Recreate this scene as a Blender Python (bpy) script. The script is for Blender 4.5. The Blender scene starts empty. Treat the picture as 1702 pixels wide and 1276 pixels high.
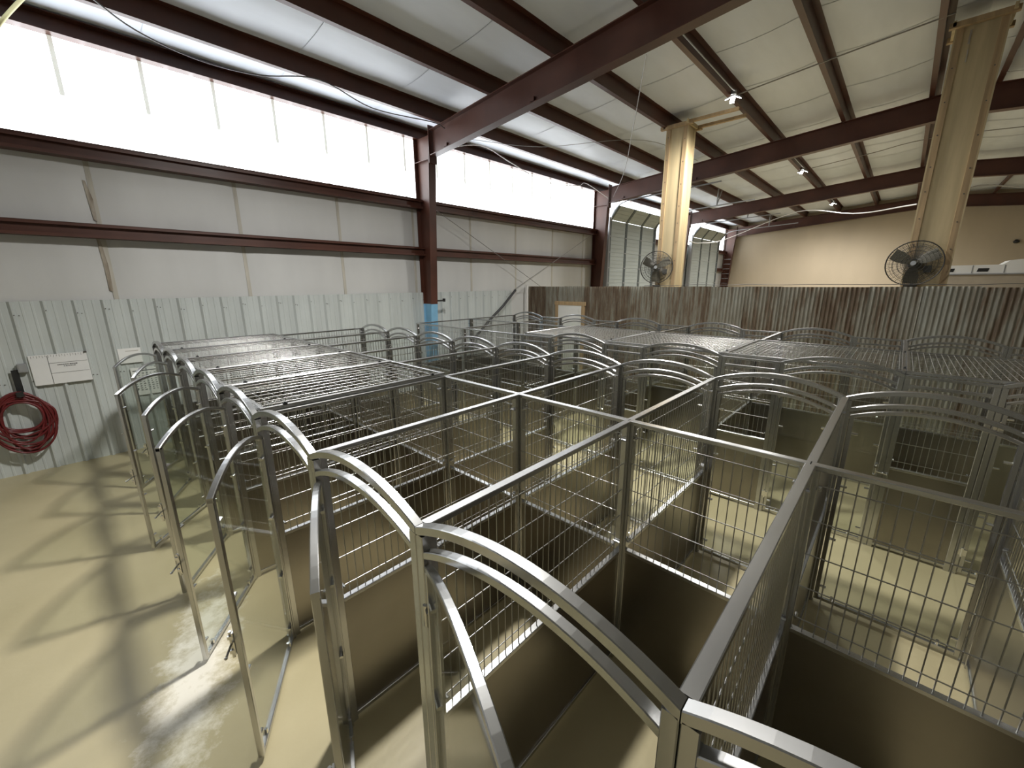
import bpy, math, random
from mathutils import Vector, Matrix

# ------------------------------------------------------------------ camera, world, lights, exposure
sc = bpy.context.scene
COL = sc.collection
PI = math.pi
R = math.radians
CAM_H = 2.70
def setup_camera():
    pitch, yaw, roll = R(13.847), R(43.212), R(-0.274)
    F = Vector((math.cos(yaw)*math.cos(pitch), math.sin(yaw)*math.cos(pitch), -math.sin(pitch)))
    Rt = Vector((math.sin(yaw), -math.cos(yaw), 0)); U = Rt.cross(F)
    R2 = Rt*math.cos(roll) + U*math.sin(roll); U2 = U*math.cos(roll) - Rt*math.sin(roll)
    m = Matrix.Identity(4)
    for i in range(3):
        m[i][0] = R2[i]; m[i][1] = U2[i]; m[i][2] = -F[i]
    m[2][3] = CAM_H
    cd = bpy.data.cameras.new('camera'); c = bpy.data.objects.new('camera', cd); COL.objects.link(c)
    c.matrix_world = m
    cd.sensor_fit = 'HORIZONTAL'; cd.sensor_width = 36.0; cd.lens = 36.0*677.7/1702.0
    cd.clip_start = 0.02; cd.clip_end = 200
    sc.camera = c
setup_camera()
w = bpy.data.worlds.new('world'); sc.world = w; w.use_nodes = True
w.node_tree.nodes['Background'].inputs[0].default_value = (0.75, 0.85, 1.0, 1)
w.node_tree.nodes['Background'].inputs[1].default_value = 1.0
LAMP_W = 2200.0            # each high-bay lamp
SKY_E = 5.6                # daylight through the translucent wall panels
sc.view_settings.view_transform = 'Standard'
sc.view_settings.look = 'None'
sc.view_settings.gamma = 1.0
sc.view_settings.use_curve_mapping = False
sc.view_settings.exposure = 0.0
sc.cycles.transparent_max_bounces = 48
sc.cycles.max_bounces = 10
sc.cycles.diffuse_bounces = 6
sc.cycles.glossy_bounces = 5
sc.cycles.sample_clamp_indirect = 6.0

rnd = random.Random(7)

# ------------------------------------------------------------------ mesh helpers
class MB:
    def __init__(s): s.v = []; s.f = []
    def add(s, vs, fs):
        b = len(s.v); s.v += [tuple(p) for p in vs]; s.f += [tuple(b+i for i in f) for f in fs]; return s
    def box(s, x0, x1, y0, y1, z0, z1):
        vs = [(x0,y0,z0),(x1,y0,z0),(x1,y1,z0),(x0,y1,z0),(x0,y0,z1),(x1,y0,z1),(x1,y1,z1),(x0,y1,z1)]
        return s.add(vs, [(0,3,2,1),(4,5,6,7),(0,1,5,4),(1,2,6,5),(2,3,7,6),(3,0,4,7)])
    def sweep(s, path, section, side, caps=True, nrm=None):
        """section points (a, b): a along the fixed side vector, b along the path normal"""
        path = [Vector(p) for p in path]; side = Vector(side).normalized(); n = len(section); vs = []
        for i, p in enumerate(path):
            a = path[max(i-1, 0)]; b = path[min(i+1, len(path)-1)]
            t = (b-a).normalized(); nn = Vector(nrm) if nrm else t.cross(side).normalized()
            for (u, q) in section: vs.append(p + side*u + nn*q)
        fs = []
        for i in range(len(path)-1):
            for j in range(n):
                k = (j+1) % n
                fs.append((i*n+j, i*n+k, (i+1)*n+k, (i+1)*n+j))
        if caps:
            fs.append(tuple(range(n-1, -1, -1))); fs.append(tuple((len(path)-1)*n+j for j in range(n)))
        return s.add(vs, fs)
    def bar(s, p0, p1, w, h, side=(0,0,1), ch=0.003):
        """rectangular tube with chamfered corners; w along side, h across"""
        a, b = w/2, h/2; c = min(ch, a*.6, b*.6)
        sec = [(-a+c,-b),(a-c,-b),(a,-b+c),(a,b-c),(a-c,b),(-a+c,b),(-a,b-c),(-a,-b+c)]
        return s.sweep([p0, p1], sec, side)
    def tube(s, path, r, n=6, caps=False):
        path = [Vector(p) for p in path]
        t0 = (path[1]-path[0]).normalized()
        up = Vector((0,0,1)) if abs(t0.z) < .9 else Vector((1,0,0))
        vs = []; prev = None
        for i, p in enumerate(path):
            t = (path[min(i+1, len(path)-1)]-path[max(i-1, 0)]).normalized()
            if prev is None: a = t.cross(up).normalized()
            else: a = (prev - t*prev.dot(t)).normalized()
            prev = a; b = t.cross(a)
            for j in range(n):
                q = 2*PI*j/n
                vs.append(p + a*math.cos(q)*r + b*math.sin(q)*r)
        fs = [(i*n+j, i*n+(j+1) % n, (i+1)*n+(j+1) % n, (i+1)*n+j) for i in range(len(path)-1) for j in range(n)]
        if caps: fs += [tuple(range(n-1,-1,-1)), tuple((len(path)-1)*n+j for j in range(n))]
        return s.add(vs, fs)
    def cyl(s, p0, p1, r, n=10): return s.tube([p0, p1], r, n, True)
    def extrude(s, poly, axis, a0, a1):
        """poly: 2-D outline in the two other axes (in x,y,z order)"""
        n = len(poly)
        def P(p, a):
            if axis == 0: return (a, p[0], p[1])
            if axis == 1: return (p[0], a, p[1])
            return (p[0], p[1], a)
        vs = [P(p, a0) for p in poly] + [P(p, a1) for p in poly]
        fs = [tuple(range(n)), tuple(range(2*n-1, n-1, -1))] + [(i, n+i, n+(i+1) % n, (i+1) % n) for i in range(n)]
        return s.add(vs, fs)
    def ball(s, c, r, sx=1, sy=1, sz=1, nu=10, nv=6):
        vs = []; fs = []
        for i in range(nv+1):
            th = PI*i/nv
            for j in range(nu):
                ph = 2*PI*j/nu
                vs.append((c[0]+r*sx*math.sin(th)*math.cos(ph), c[1]+r*sy*math.sin(th)*math.sin(ph), c[2]+r*sz*math.cos(th)))
        for i in range(nv):
            for j in range(nu):
                fs.append((i*nu+j, (i+1)*nu+j, (i+1)*nu+(j+1) % nu, i*nu+(j+1) % nu))
        return s.add(vs, fs)
    def mesh(s, name, mat, smooth=False):
        me = bpy.data.meshes.new(name); me.from_pydata(s.v, [], s.f)
        if mat: me.materials.append(mat)
        me.validate(); me.update()
        import bmesh
        bm = bmesh.new(); bm.from_mesh(me)
        bmesh.ops.recalc_face_normals(bm, faces=bm.faces); bm.to_mesh(me); bm.free()
        if smooth:
            for p in me.polygons: p.use_smooth = True
        return me

def obj(name, data, parent=None, loc=(0,0,0), rot=(0,0,0), kind=None, label=None):
    o = bpy.data.objects.new(name, data); COL.objects.link(o)
    o.parent = parent; o.location = loc; o.rotation_euler = rot
    if kind: o['kind'] = kind
    if label: o['label'] = label
    return o
def thing(name, label, cat, loc=(0,0,0), rot=(0,0,0), group=None, data=None):
    o = obj(name, data, None, loc, rot); o['label'] = label; o['category'] = cat
    if group: o['group'] = group
    return o
def struct(name, data, label=None, loc=(0,0,0)):
    o = obj(name, data, None, loc); o['kind'] = 'structure'
    if label: o['label'] = label
    return o
CACHE = {}
def cached(key, fn):
    if key not in CACHE: CACHE[key] = fn()
    return CACHE[key]

# ------------------------------------------------------------------ materials
def nodes(name):
    m = bpy.data.materials.new(name); m.use_nodes = True
    nt = m.node_tree; return m, nt, nt.nodes['Principled BSDF']
def lk(nt, a, b): nt.links.new(a, b)
def mat(name, col, rough=.5, metal=0.0, var=0.0, scale=(4,4,4), bump=0.0, bscale=30, col2=None, spec=None, coords='Object', rvar=0.0):
    m, nt, b = nodes(name)
    b.inputs['Base Color'].default_value = (*col, 1); b.inputs['Roughness'].default_value = rough
    b.inputs['Metallic'].default_value = metal
    if spec is not None: b.inputs['Specular IOR Level'].default_value = spec
    tc = nt.nodes.new('ShaderNodeTexCoord'); mp = nt.nodes.new('ShaderNodeMapping')
    mp.inputs['Scale'].default_value = scale; lk(nt, tc.outputs[coords], mp.inputs['Vector'])
    nz = nt.nodes.new('ShaderNodeTexNoise'); nz.inputs['Scale'].default_value = 1.0; nz.inputs['Detail'].default_value = 5
    lk(nt, mp.outputs[0], nz.inputs['Vector'])
    if var or col2:
        cr = nt.nodes.new('ShaderNodeValToRGB')
        c2 = col2 or tuple(max(0, c*(1-var)) for c in col)
        cr.color_ramp.elements[0].position = .32; cr.color_ramp.elements[1].position = .68
        cr.color_ramp.elements[0].color = (*c2, 1); cr.color_ramp.elements[1].color = (*col, 1)
        lk(nt, nz.outputs['Fac'], cr.inputs['Fac']); lk(nt, cr.outputs['Color'], b.inputs['Base Color'])
    if rvar:
        mr = nt.nodes.new('ShaderNodeMapRange'); mr.inputs['To Min'].default_value = rough-rvar; mr.inputs['To Max'].default_value = rough+rvar
        lk(nt, nz.outputs['Fac'], mr.inputs['Value']); lk(nt, mr.outputs[0], b.inputs['Roughness'])
    if bump:
        n2 = nt.nodes.new('ShaderNodeTexNoise'); n2.inputs['Scale'].default_value = bscale; n2.inputs['Detail'].default_value = 4
        lk(nt, mp.outputs[0] if bscale < 3 else tc.outputs[coords], n2.inputs['Vector'])
        bp = nt.nodes.new('ShaderNodeBump'); bp.inputs['Strength'].default_value = bump; bp.inputs['Distance'].default_value = .02
        lk(nt, n2.outputs['Fac'], bp.inputs['Height']); lk(nt, bp.outputs[0], b.inputs['Normal'])
    return m
def emit(name, col, strength):
    m, nt, b = nodes(name)
    b.inputs['Base Color'].default_value = (*col, 1); b.inputs['Emission Color'].default_value = (*col, 1)
    b.inputs['Emission Strength'].default_value = strength; b.inputs['Roughness'].default_value = .4
    return m
def glass_mat(name, tint):
    m = bpy.data.materials.new(name); m.use_nodes = True; nt = m.node_tree
    nt.nodes.remove(nt.nodes['Principled BSDF']); out = nt.nodes['Material Output']
    tr = nt.nodes.new('ShaderNodeBsdfTransparent'); tr.inputs[0].default_value = (*tint, 1)
    gl = nt.nodes.new('ShaderNodeBsdfGlossy'); gl.inputs['Roughness'].default_value = .03
    lw = nt.nodes.new('ShaderNodeLayerWeight'); lw.inputs['Blend'].default_value = .5
    pw = nt.nodes.new('ShaderNodeMath'); pw.operation = 'POWER'; pw.inputs[1].default_value = 5.0; lk(nt, lw.outputs['Facing'], pw.inputs[0])
    fr = nt.nodes.new('ShaderNodeMath'); fr.operation = 'MULTIPLY_ADD'; fr.inputs[1].default_value = .92; fr.inputs[2].default_value = .035; lk(nt, pw.outputs[0], fr.inputs[0])
    mx = nt.nodes.new('ShaderNodeMixShader'); lk(nt, fr.outputs[0], mx.inputs[0]); lk(nt, tr.outputs[0], mx.inputs[1]); lk(nt, gl.outputs[0], mx.inputs[2])
    lk(nt, mx.outputs[0], out.inputs['Surface'])
    return m

M = {}
M['steel'] = mat('brushed_stainless_tube', (.53,.53,.525), .26, 1.0, var=.05, scale=(2,2,2), rvar=.03)
M['sheet'] = mat('brushed_stainless_sheet', (.34,.315,.275), .31, 1.0, var=.22, scale=(1.3,1.3,1.3), rvar=.06)
M['wire'] = mat('stainless_wire', (.44,.435,.42), .30, 1.0)
M['chrome'] = mat('polished_chrome', (.75,.74,.72), .14, 1.0)
M['black'] = mat('black_plastic', (.015,.015,.015), .45)
M['glass'] = glass_mat('tempered_glass', (.955,.97,.955))
M['brown'] = mat('red_oxide_painted_steel', (.085,.028,.016), .42, 0, var=.35, scale=(1.5,1.5,1.5), rvar=.1)
M['blue'] = mat('light_blue_paint', (.20,.42,.60), .45, 0, var=.15)
M['vinyl'] = mat('white_vinyl_insulation', (.76,.81,.90), .45, 0, var=.10, scale=(.6,2.5,1), bump=.35, bscale=1.0)
M['wallvinyl'] = mat('aged_wall_insulation_facing', (.56,.56,.545), .5, 0, var=.12, scale=(1.2,1,.5), bump=.15, bscale=1.4)
M['seam'] = mat('stained_seam_tape', (.50,.47,.40), .6, 0, var=.35, scale=(8,8,1.2))
M['stain'] = mat('brown_water_stain', (.16,.12,.08), .6, 0, col2=(.42,.38,.31), scale=(14,14,3))
M['white_metal'] = mat('white_painted_ribbed_steel', (.52,.55,.53), .36, 0, var=.16, scale=(3,3,.6))
M['screw'] = mat('screw_head', (.12,.11,.10), .5, .6)
M['sky'] = emit('daylit_translucent_panel', (.93,.97,1.0), SKY_E)
M['skyrib'] = mat('outer_skin_grey', (.42,.42,.38), .6)
M['lap2'] = emit('lap_rib_lower_glow', (.95,.97,.93), .85)  # lower half of each rib, brighter glow standing in for blown-out daylight
M['lap'] = emit('lap_rib_upper_glow', (.93,.96,.90), .50)  # upper half of the same rib, dimmer glow in place of transmitted daylight
M['tan'] = mat('tan_painted_wall', (.52,.43,.31), .7, 0, var=.16, scale=(.6,.5,.18), bump=.05, bscale=12)
M['wood'] = mat('pale_plywood', (.53,.42,.24), .55, 0, var=.22, scale=(9,9,.7))
M['pine'] = mat('pine_trim_board', (.46,.32,.17), .55, 0, var=.35, scale=(14,14,1.1))
M['dock'] = mat('grey_green_door_panel', (.42,.46,.45), .5, 0, var=.12, scale=(.6,.6,2))
M['docks'] = mat('dark_door_stile', (.10,.12,.125), .5, .3)
M['galv'] = mat('galvanised_track', (.36,.37,.38), .5, .6)
M['cable'] = mat('white_cable_sheath', (.72,.70,.68), .5)
M['dcable'] = mat('dark_cable', (.09,.085,.08), .5)
M['rodm'] = mat('thin_steel_rod', (.25,.24,.23), .4, .6)
M['red'] = mat('dark_red_rubber_hose', (.13,.012,.014), .35, 0, var=.3, scale=(8,8,8))
M['board'] = mat('glossy_white_board', (.72,.72,.70), .3, 0, var=.05)
M['paper'] = mat('white_paper', (.75,.75,.72), .7)
M['ink'] = mat('dark_ink', (.06,.06,.06), .7)
M['fan'] = mat('dusty_black_fan_guard', (.05,.047,.04), .45, .3)
M['blade'] = mat('dusty_fan_blade', (.13,.12,.09), .5, .2)
M['white'] = mat('white_gelcoat', (.80,.80,.78), .3)
M['beige'] = mat('beige_panel', (.42,.36,.28), .6, 0, var=.1)
M['lamp'] = emit('lit_lamp_face', (1.0,.98,.93), 60)
M['yellow'] = mat('yellow_webbing', (.62,.58,.30), .6)

def rust_mat():
    m, nt, b = nodes('rusted_corrugated_iron')
    tc = nt.nodes.new('ShaderNodeTexCoord'); oi = nt.nodes.new('ShaderNodeObjectInfo')
    mp = nt.nodes.new('ShaderNodeMapping'); mp.inputs['Scale'].default_value = (1, 7, .9)
    lk(nt, tc.outputs['Object'], mp.inputs['Vector'])
    cmb = nt.nodes.new('ShaderNodeCombineXYZ'); mul = nt.nodes.new('ShaderNodeMath'); mul.operation = 'MULTIPLY'; mul.inputs[1].default_value = 37.0
    lk(nt, oi.outputs['Random'], mul.inputs[0]); lk(nt, mul.outputs[0], cmb.inputs[0]); lk(nt, mul.outputs[0], cmb.inputs[2])
    lk(nt, cmb.outputs[0], mp.inputs['Location'])
    nz = nt.nodes.new('ShaderNodeTexNoise'); nz.inputs['Scale'].default_value = 1.3; nz.inputs['Detail'].default_value = 8; nz.inputs['Roughness'].default_value = .65
    lk(nt, mp.outputs[0], nz.inputs['Vector'])
    ad = nt.nodes.new('ShaderNodeMath'); ad.operation = 'MULTIPLY_ADD'; ad.inputs[1].default_value = .22; ad.inputs[2].default_value = -.11
    lk(nt, oi.outputs['Random'], ad.inputs[0])
    sm = nt.nodes.new('ShaderNodeMath'); sm.operation = 'ADD'; lk(nt, nz.outputs['Fac'], sm.inputs[0]); lk(nt, ad.outputs[0], sm.inputs[1])
    cr = nt.nodes.new('ShaderNodeValToRGB'); e = cr.color_ramp.elements
    e[0].position = .28; e[0].color = (.085,.055,.034,1)
    e[1].position = .74; e[1].color = (.31,.31,.265,1)
    x = e.new(.42); x.color = (.145,.105,.068,1)
    x = e.new(.52); x.color = (.215,.195,.15,1)
    lk(nt, sm.outputs[0], cr.inputs['Fac']); lk(nt, cr.outputs['Color'], b.inputs['Base Color'])
    b.inputs['Roughness'].default_value = .6; b.inputs['Metallic'].default_value = .25
    return m
M['rust'] = rust_mat()

def floor_mat():
    m, nt, b = nodes('sealed_beige_concrete')
    tc = nt.nodes.new('ShaderNodeTexCoord')
    nz = nt.nodes.new('ShaderNodeTexNoise'); nz.inputs['Scale'].default_value = .9; nz.inputs['Detail'].default_value = 6
    lk(nt, tc.outputs['Object'], nz.inputs['Vector'])
    cr = nt.nodes.new('ShaderNodeValToRGB'); e = cr.color_ramp.elements
    e[0].position = .3; e[0].color = (.36,.31,.18,1); e[1].position = .7; e[1].color = (.44,.38,.23,1)
    lk(nt, nz.outputs['Fac'], cr.inputs['Fac'])
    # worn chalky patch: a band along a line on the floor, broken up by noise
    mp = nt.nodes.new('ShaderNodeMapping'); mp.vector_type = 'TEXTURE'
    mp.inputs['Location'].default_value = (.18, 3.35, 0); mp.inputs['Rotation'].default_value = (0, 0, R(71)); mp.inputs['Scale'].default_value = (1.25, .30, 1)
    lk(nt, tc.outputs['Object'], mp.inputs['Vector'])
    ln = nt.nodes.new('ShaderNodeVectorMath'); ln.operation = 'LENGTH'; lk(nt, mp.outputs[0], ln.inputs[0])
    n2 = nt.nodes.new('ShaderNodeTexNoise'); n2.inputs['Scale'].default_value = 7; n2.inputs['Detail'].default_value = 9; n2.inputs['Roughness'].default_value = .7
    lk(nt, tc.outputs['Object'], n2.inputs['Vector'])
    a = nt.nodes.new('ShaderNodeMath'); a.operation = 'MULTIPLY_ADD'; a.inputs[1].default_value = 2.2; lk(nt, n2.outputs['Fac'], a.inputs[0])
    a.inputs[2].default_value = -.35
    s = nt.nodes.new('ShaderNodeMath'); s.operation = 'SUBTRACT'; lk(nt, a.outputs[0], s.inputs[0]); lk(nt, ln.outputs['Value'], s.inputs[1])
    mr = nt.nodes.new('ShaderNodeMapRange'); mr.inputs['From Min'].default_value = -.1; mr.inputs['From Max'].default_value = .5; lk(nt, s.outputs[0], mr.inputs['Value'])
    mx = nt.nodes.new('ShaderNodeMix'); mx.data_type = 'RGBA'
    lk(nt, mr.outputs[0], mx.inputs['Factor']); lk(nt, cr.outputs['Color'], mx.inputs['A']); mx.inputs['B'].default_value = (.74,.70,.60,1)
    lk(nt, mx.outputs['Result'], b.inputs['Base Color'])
    r2 = nt.nodes.new('ShaderNodeMapRange'); r2.inputs['To Min'].default_value = .30; r2.inputs['To Max'].default_value = .46
    lk(nt, nz.outputs['Fac'], r2.inputs['Value']); lk(nt, r2.outputs[0], b.inputs['Roughness'])
    bp = nt.nodes.new('ShaderNodeBump'); bp.inputs['Strength'].default_value = .08; bp.inputs['Distance'].default_value = .01
    n3 = nt.nodes.new('ShaderNodeTexNoise'); n3.inputs['Scale'].default_value = 25; n3.inputs['Detail'].default_value = 5
    lk(nt, tc.outputs['Object'], n3.inputs['Vector']); lk(nt, n3.outputs['Fac'], bp.inputs['Height']); lk(nt, bp.outputs[0], b.inputs['Normal'])
    b.inputs['Specular IOR Level'].default_value = .45
    return m
M['floor'] = floor_mat()

# ------------------------------------------------------------------ the building shell
YW = 9.06            # inner face of the skylight wall
X_NEAR, X_FAR = -5.0, 30.6
Y_RIGHT = -9.66
YRIDGE = -0.30
def zr(y): return 6.80 - 0.083*abs(y-YRIDGE)        # rafter top / purlin underside
PUR = .28
COLX = [6.34, 14.28, 22.22, 30.16]                  # steel frames
PURLIN_Y = [7.95, 6.40, 4.85, 3.30, 1.75, .20]
Z_G1, Z_G2, Z_WAIN = 3.485, 4.575, 2.485

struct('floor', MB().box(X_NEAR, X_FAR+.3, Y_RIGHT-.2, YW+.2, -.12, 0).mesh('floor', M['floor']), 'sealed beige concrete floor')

# left wall with insulation facing, ribbed wainscot and translucent strip
wl = struct('wall_left', MB().box(X_NEAR, X_FAR, YW+.06, YW+.16, 0, 4.72).mesh('wall_left', M['wallvinyl']), 'pale insulated wall under the translucent strip')
def ins_panel():
    b = MB(); n = 10; W_ = 1.87
    for r, (z0, z1) in enumerate(((2.40, Z_G1), (Z_G1, Z_G2+.05))):
        vs = []; fs = []
        mz = 6
        for i in range(n+1):
            for k in range(mz+1):
                u = i/n; v = k/mz
                bulge = .035*math.sin(PI*v)**.6*(1-(2*u-1)**8) if 0 < v < 1 else 0
                vs.append((u*W_, -bulge, z0+(z1-z0)*v))
        for i in range(n):
            for k in range(mz):
                a = i*(mz+1)+k; fs.append((a, a+mz+1, a+mz+2, a+1))
        b.add(vs, fs)
    return b.mesh('insulation_panel', M['wallvinyl'], True)
def seam_mesh():
    return MB().box(-.03, .03, -.006, .004, 2.42, Z_G2).mesh('seam', M['seam'])
x = .53 - 1.87*3; k = 0
while x < X_FAR:
    me = cached('ins', ins_panel)
    if x+1.87 < X_FAR+1.0:
        obj('insulation_panel', me, wl, (x, YW+.045, 0))
        obj('seam_tape', cached('seam', seam_mesh), wl, (x, YW+.04, 0))
    x += 1.87; k += 1
st = MB(); st.extrude([(-.03,2.62),(.012,2.60),(.022,3.0),(-.005,3.40),(-.045,3.41),(-.03,3.0)], 1, -.012, 0)
obj('water_stain', st.mesh('water_stain', M['stain']), wl, (.50, YW+.034, 0))
st = MB(); st.extrude([(-.02,3.66),(.015,3.64),(.02,3.95),(-.02,4.2),(-.05,4.21),(-.035,3.9)], 1, -.012, 0)
obj('water_stain', st.mesh('water_stain', M['stain']), wl, (.50, YW+.034, 0))

def rib_panel():
    """0.93 m ribbed steel sheet, three major ribs, minor swages between"""
    prof = []; p = .31
    for r in range(3):
        o = r*p
        prof += [(o,0),(o+.030,-.038),(o+.054,-.038),(o+.066,0),(o+.115,0),(o+.122,-.005),(o+.140,-.005),(o+.147,0),(o+.215,0),(o+.222,-.005),(o+.240,-.005),(o+.247,0)]
    prof.append((3*p, 0))
    b = MB(); n = len(prof); t = .004
    vs = [(a, q, 0) for a, q in prof] + [(a, q, Z_WAIN) for a, q in prof] + [(a, q+t, 0) for a, q in prof] + [(a, q+t, Z_WAIN) for a, q in prof]
    fs = []
    for i in range(n-1):
        fs.append((i, i+1, n+i+1, n+i)); fs.append((n+i, n+i+1, 3*n+i+1, 3*n+i))
        fs.append((2*n+i+1, 2*n+i, 3*n+i, 3*n+i+1))
    b.add(vs, fs)
    return b.mesh('ribbed_sheet', M['white_metal'])
def screw_mesh():
    return MB().cyl((0,0,0), (0,-.008,0), .008, 6).mesh('screw', M['screw'])
x = -.60 - .93*4; k = 0
while x + .93 < 10.45:
    s = obj('ribbed_sheet', cached('rib', rib_panel), wl, (x, YW-.002, 0))
    for r in range(3):
        for dz in (2.30 + .05*((k+r) % 2), 1.35):
            obj('screw', cached('screw', screw_mesh), s, (r*.31+.042, -.038, dz))
            if r != 1: obj('screw', cached('screw', screw_mesh), s, (r*.31+.085, 0, dz-.01))
    x += .93; k += 1

# translucent strip
win = struct('window_1', MB().box(X_NEAR, X_FAR, YW-.05, YW+.12, 4.66, 4.72).mesh('window_sill', M['brown']), 'long translucent daylight strip under the eave')
x = .458 - .925*5
def pane_mesh():
    prof = [(0.02,0),(.30,0),(.315,.02),(.34,.02),(.355,0),(.62,0),(.635,.02),(.66,.02),(.675,0),(.905,0)]
    n = len(prof); b = MB()
    b.add([(a,q,4.70) for a,q in prof]+[(a,q,6.04) for a,q in prof], [(i,i+1,n+i+1,n+i) for i in range(n-1)])
    return b.mesh('pane', M['sky'])
def prib2_mesh(): return MB().box(-.018,.018,-.03,.0,4.70,5.30).mesh('pane_rib', M['lap2'])
def prib_mesh(): return MB().box(-.026,.026,-.035,.0,5.30,6.04).mesh('pane_rib', M['lap'])
while x < X_FAR - .6:
    obj('pane', cached('pane', pane_mesh), win, (x, YW+.05, 0))
    obj('pane_rib', cached('prib', prib_mesh), win, (x, YW+.05, 0))
    obj('pane_rib', cached('prib2', prib2_mesh), win, (x, YW+.05, 0))
    x += .925
struct('trim_1', MB().box(X_NEAR, X_FAR, YW+.12, YW+.18, 4.6, 6.4).mesh('outer_skin', M['skyrib']), 'outer wall skin behind the translucent strip')

# other walls
struct('wall_right', MB().box(X_NEAR, X_FAR, Y_RIGHT-.15, Y_RIGHT, 0, 6.38).mesh('wall_right', M['wallvinyl']), 'pale insulated wall on the far right side')
struct('wall_near', MB().extrude([(Y_RIGHT,0),(YW+.15,0),(YW+.15,6.34),(YRIDGE,7.12),(Y_RIGHT,6.34)], 0, X_NEAR-.15, X_NEAR).mesh('wall_near', M['wallvinyl']), 'pale insulated wall behind the camera')
struct('wall_far', MB().extrude([(Y_RIGHT,0),(YW+.05,0),(YW+.05,6.34),(YRIDGE,7.12),(Y_RIGHT,6.34)], 0, X_FAR, X_FAR+.15).mesh('wall_far', M['tan']), 'tan end wall of the hall')

# ceiling blankets, one strip per 1.87 m, sagging between purlins
ceil = struct('ceiling', MB().extrude([(Y_RIGHT-.1,6.33),(YRIDGE,7.11),(YW+.1,6.33),(YW+.1,6.37),(YRIDGE,7.15),(Y_RIGHT-.1,6.37)], 0, X_NEAR, X_FAR).mesh('roof_sheet', M['vinyl']), 'white vinyl-faced roof insulation between the purlins')
def blanket(side):
    if side > 0: ys = [YRIDGE, .20, 1.75, 3.30, 4.85, 6.40, 7.95, YW+.05]
    else: ys = [YRIDGE, -.80, -2.35, -3.90, -5.45, -7.0, -8.55, Y_RIGHT]
    n = 6; rows = []
    for a, b2 in zip(ys, ys[1:]):
        for k in range(8):
            t = k/8; y = a+(b2-a)*t
            sag = .055*(1-(2*t-1)**2)*min(1, abs(b2-a)/1.5)
            rows.append((y, zr(y)+PUR-.004-sag))
    rows.append((ys[-1], zr(ys[-1])+PUR-.004))
    W_ = 1.87; vs = []; fs = []
    us = [0, .012, .06, .3, .5, .7, .94, .988, 1]; lip = [-.003, -.003, 0, .0, -.006, .0, 0, 0, .003]
    m_ = len(us)
    for (y, z) in rows:
        for u, l in zip(us, lip): vs.append((u*W_, y, z+l))
    for i in range(len(rows)-1):
        for j in range(m_-1):
            a = i*m_+j; fs.append((a, a+1, a+m_+1, a+m_))
    return MB().add(vs, fs).mesh('insulation_blanket', M['vinyl'], True)
x = -.45 - 1.87*2
while x < X_FAR-.4:
    obj('insulation_blanket', cached('bl1', lambda: blanket(1)), ceil, (x, 0, 0))
    obj('insulation_blanket', cached('bl2', lambda: blanket(-1)), ceil, (x, 0, 0))
    x += 1.87

ORD = ['first','second','third','fourth','fifth','sixth','seventh','eighth','ninth','tenth']

# purlins (Z sections) running the length of the hall
def zsec(h, fl, t=.006):
    return [(fl,0),(0,0),(0,h-t),(-fl,h-t),(-fl,h),(t,h),(t,t),(fl-t,t),(fl-t,.02),(fl,.02)]
def purlin_mesh(L): return MB().extrude(zsec(PUR-.01, .09), 0, 0, L).mesh('purlin', M['brown'])
for i, y in enumerate(PURLIN_Y):
    lab = 'brown steel roof purlin, %s inward from the skylight wall' % ORD[i] if i < 5 else 'brown steel roof purlin beside the ridge on the skylight side'
    thing('roof_purlin', lab, 'purlin', (X_NEAR, y, zr(y)), group='roof purlins', data=cached('pur', lambda: purlin_mesh(X_FAR-X_NEAR)))
for i, y in enumerate((-.80, -2.35, -3.90)):
    lab = ['brown steel roof purlin just past the ridge behind the large wooden column', 'brown roof purlin at the far right, second past the ridge', 'brown roof purlin at the far right, third past the ridge'][i]
    thing('roof_purlin', lab, 'purlin', (X_NEAR, y, zr(y)), group='roof purlins', data=CACHE['pur'])
thing('eave_strut', 'deep brown eave strut along the top of the translucent strip', 'beam', (X_NEAR, YW-.02, 6.02),
      data=MB().extrude([(-.11,0),(.06,0),(.06,.24),(-.09,.24),(-.09,.232),(.05,.232),(.05,.012),(-.11,.012)], 0, 0, X_FAR-X_NEAR).mesh('eave_strut', M['brown']))

# girts
def girt_mesh(L):
    b = MB().extrude([(-.20,-.10),(0,-.10),(0,-.092),(-.192,-.092),(-.192,-.06),(-.20,-.06)], 0, 0, L)
    b.extrude([(-.008,-.1),(0,-.1),(0,.1),(-.008,.1)], 0, 0, L)
    b.extrude([(-.20,.092),(0,.092),(0,.10),(-.20,.10)], 0, 0, L)
    b.extrude([(-.20,.055),(-.192,.055),(-.192,.1),(-.20,.1)], 0, 0, L)
    b.box(0, L, -.135, -.125, -.09, .09)
    return b.mesh('girt', M['brown'])
for (a, b_, nm) in ((X_NEAR, COLX[0]-.02, 'left of the blue-footed column'), (COLX[0]+.12, COLX[1]-.02, 'between the two tall wall columns'), (19.4, COLX[2]-.02, 'right of the first overhead door'), (28.5, COLX[3]-.02, 'beside the ladder')):
    for z, hn in ((Z_G1, 'lower'), (Z_G2, 'upper')):
        thing('wall_girt', '%s brown wall girt %s' % (hn, nm), 'beam', (a, YW+.02, z), group='wall girts', data=cached('girt%.2f' % (b_-a), lambda: girt_mesh(b_-a)))

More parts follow.
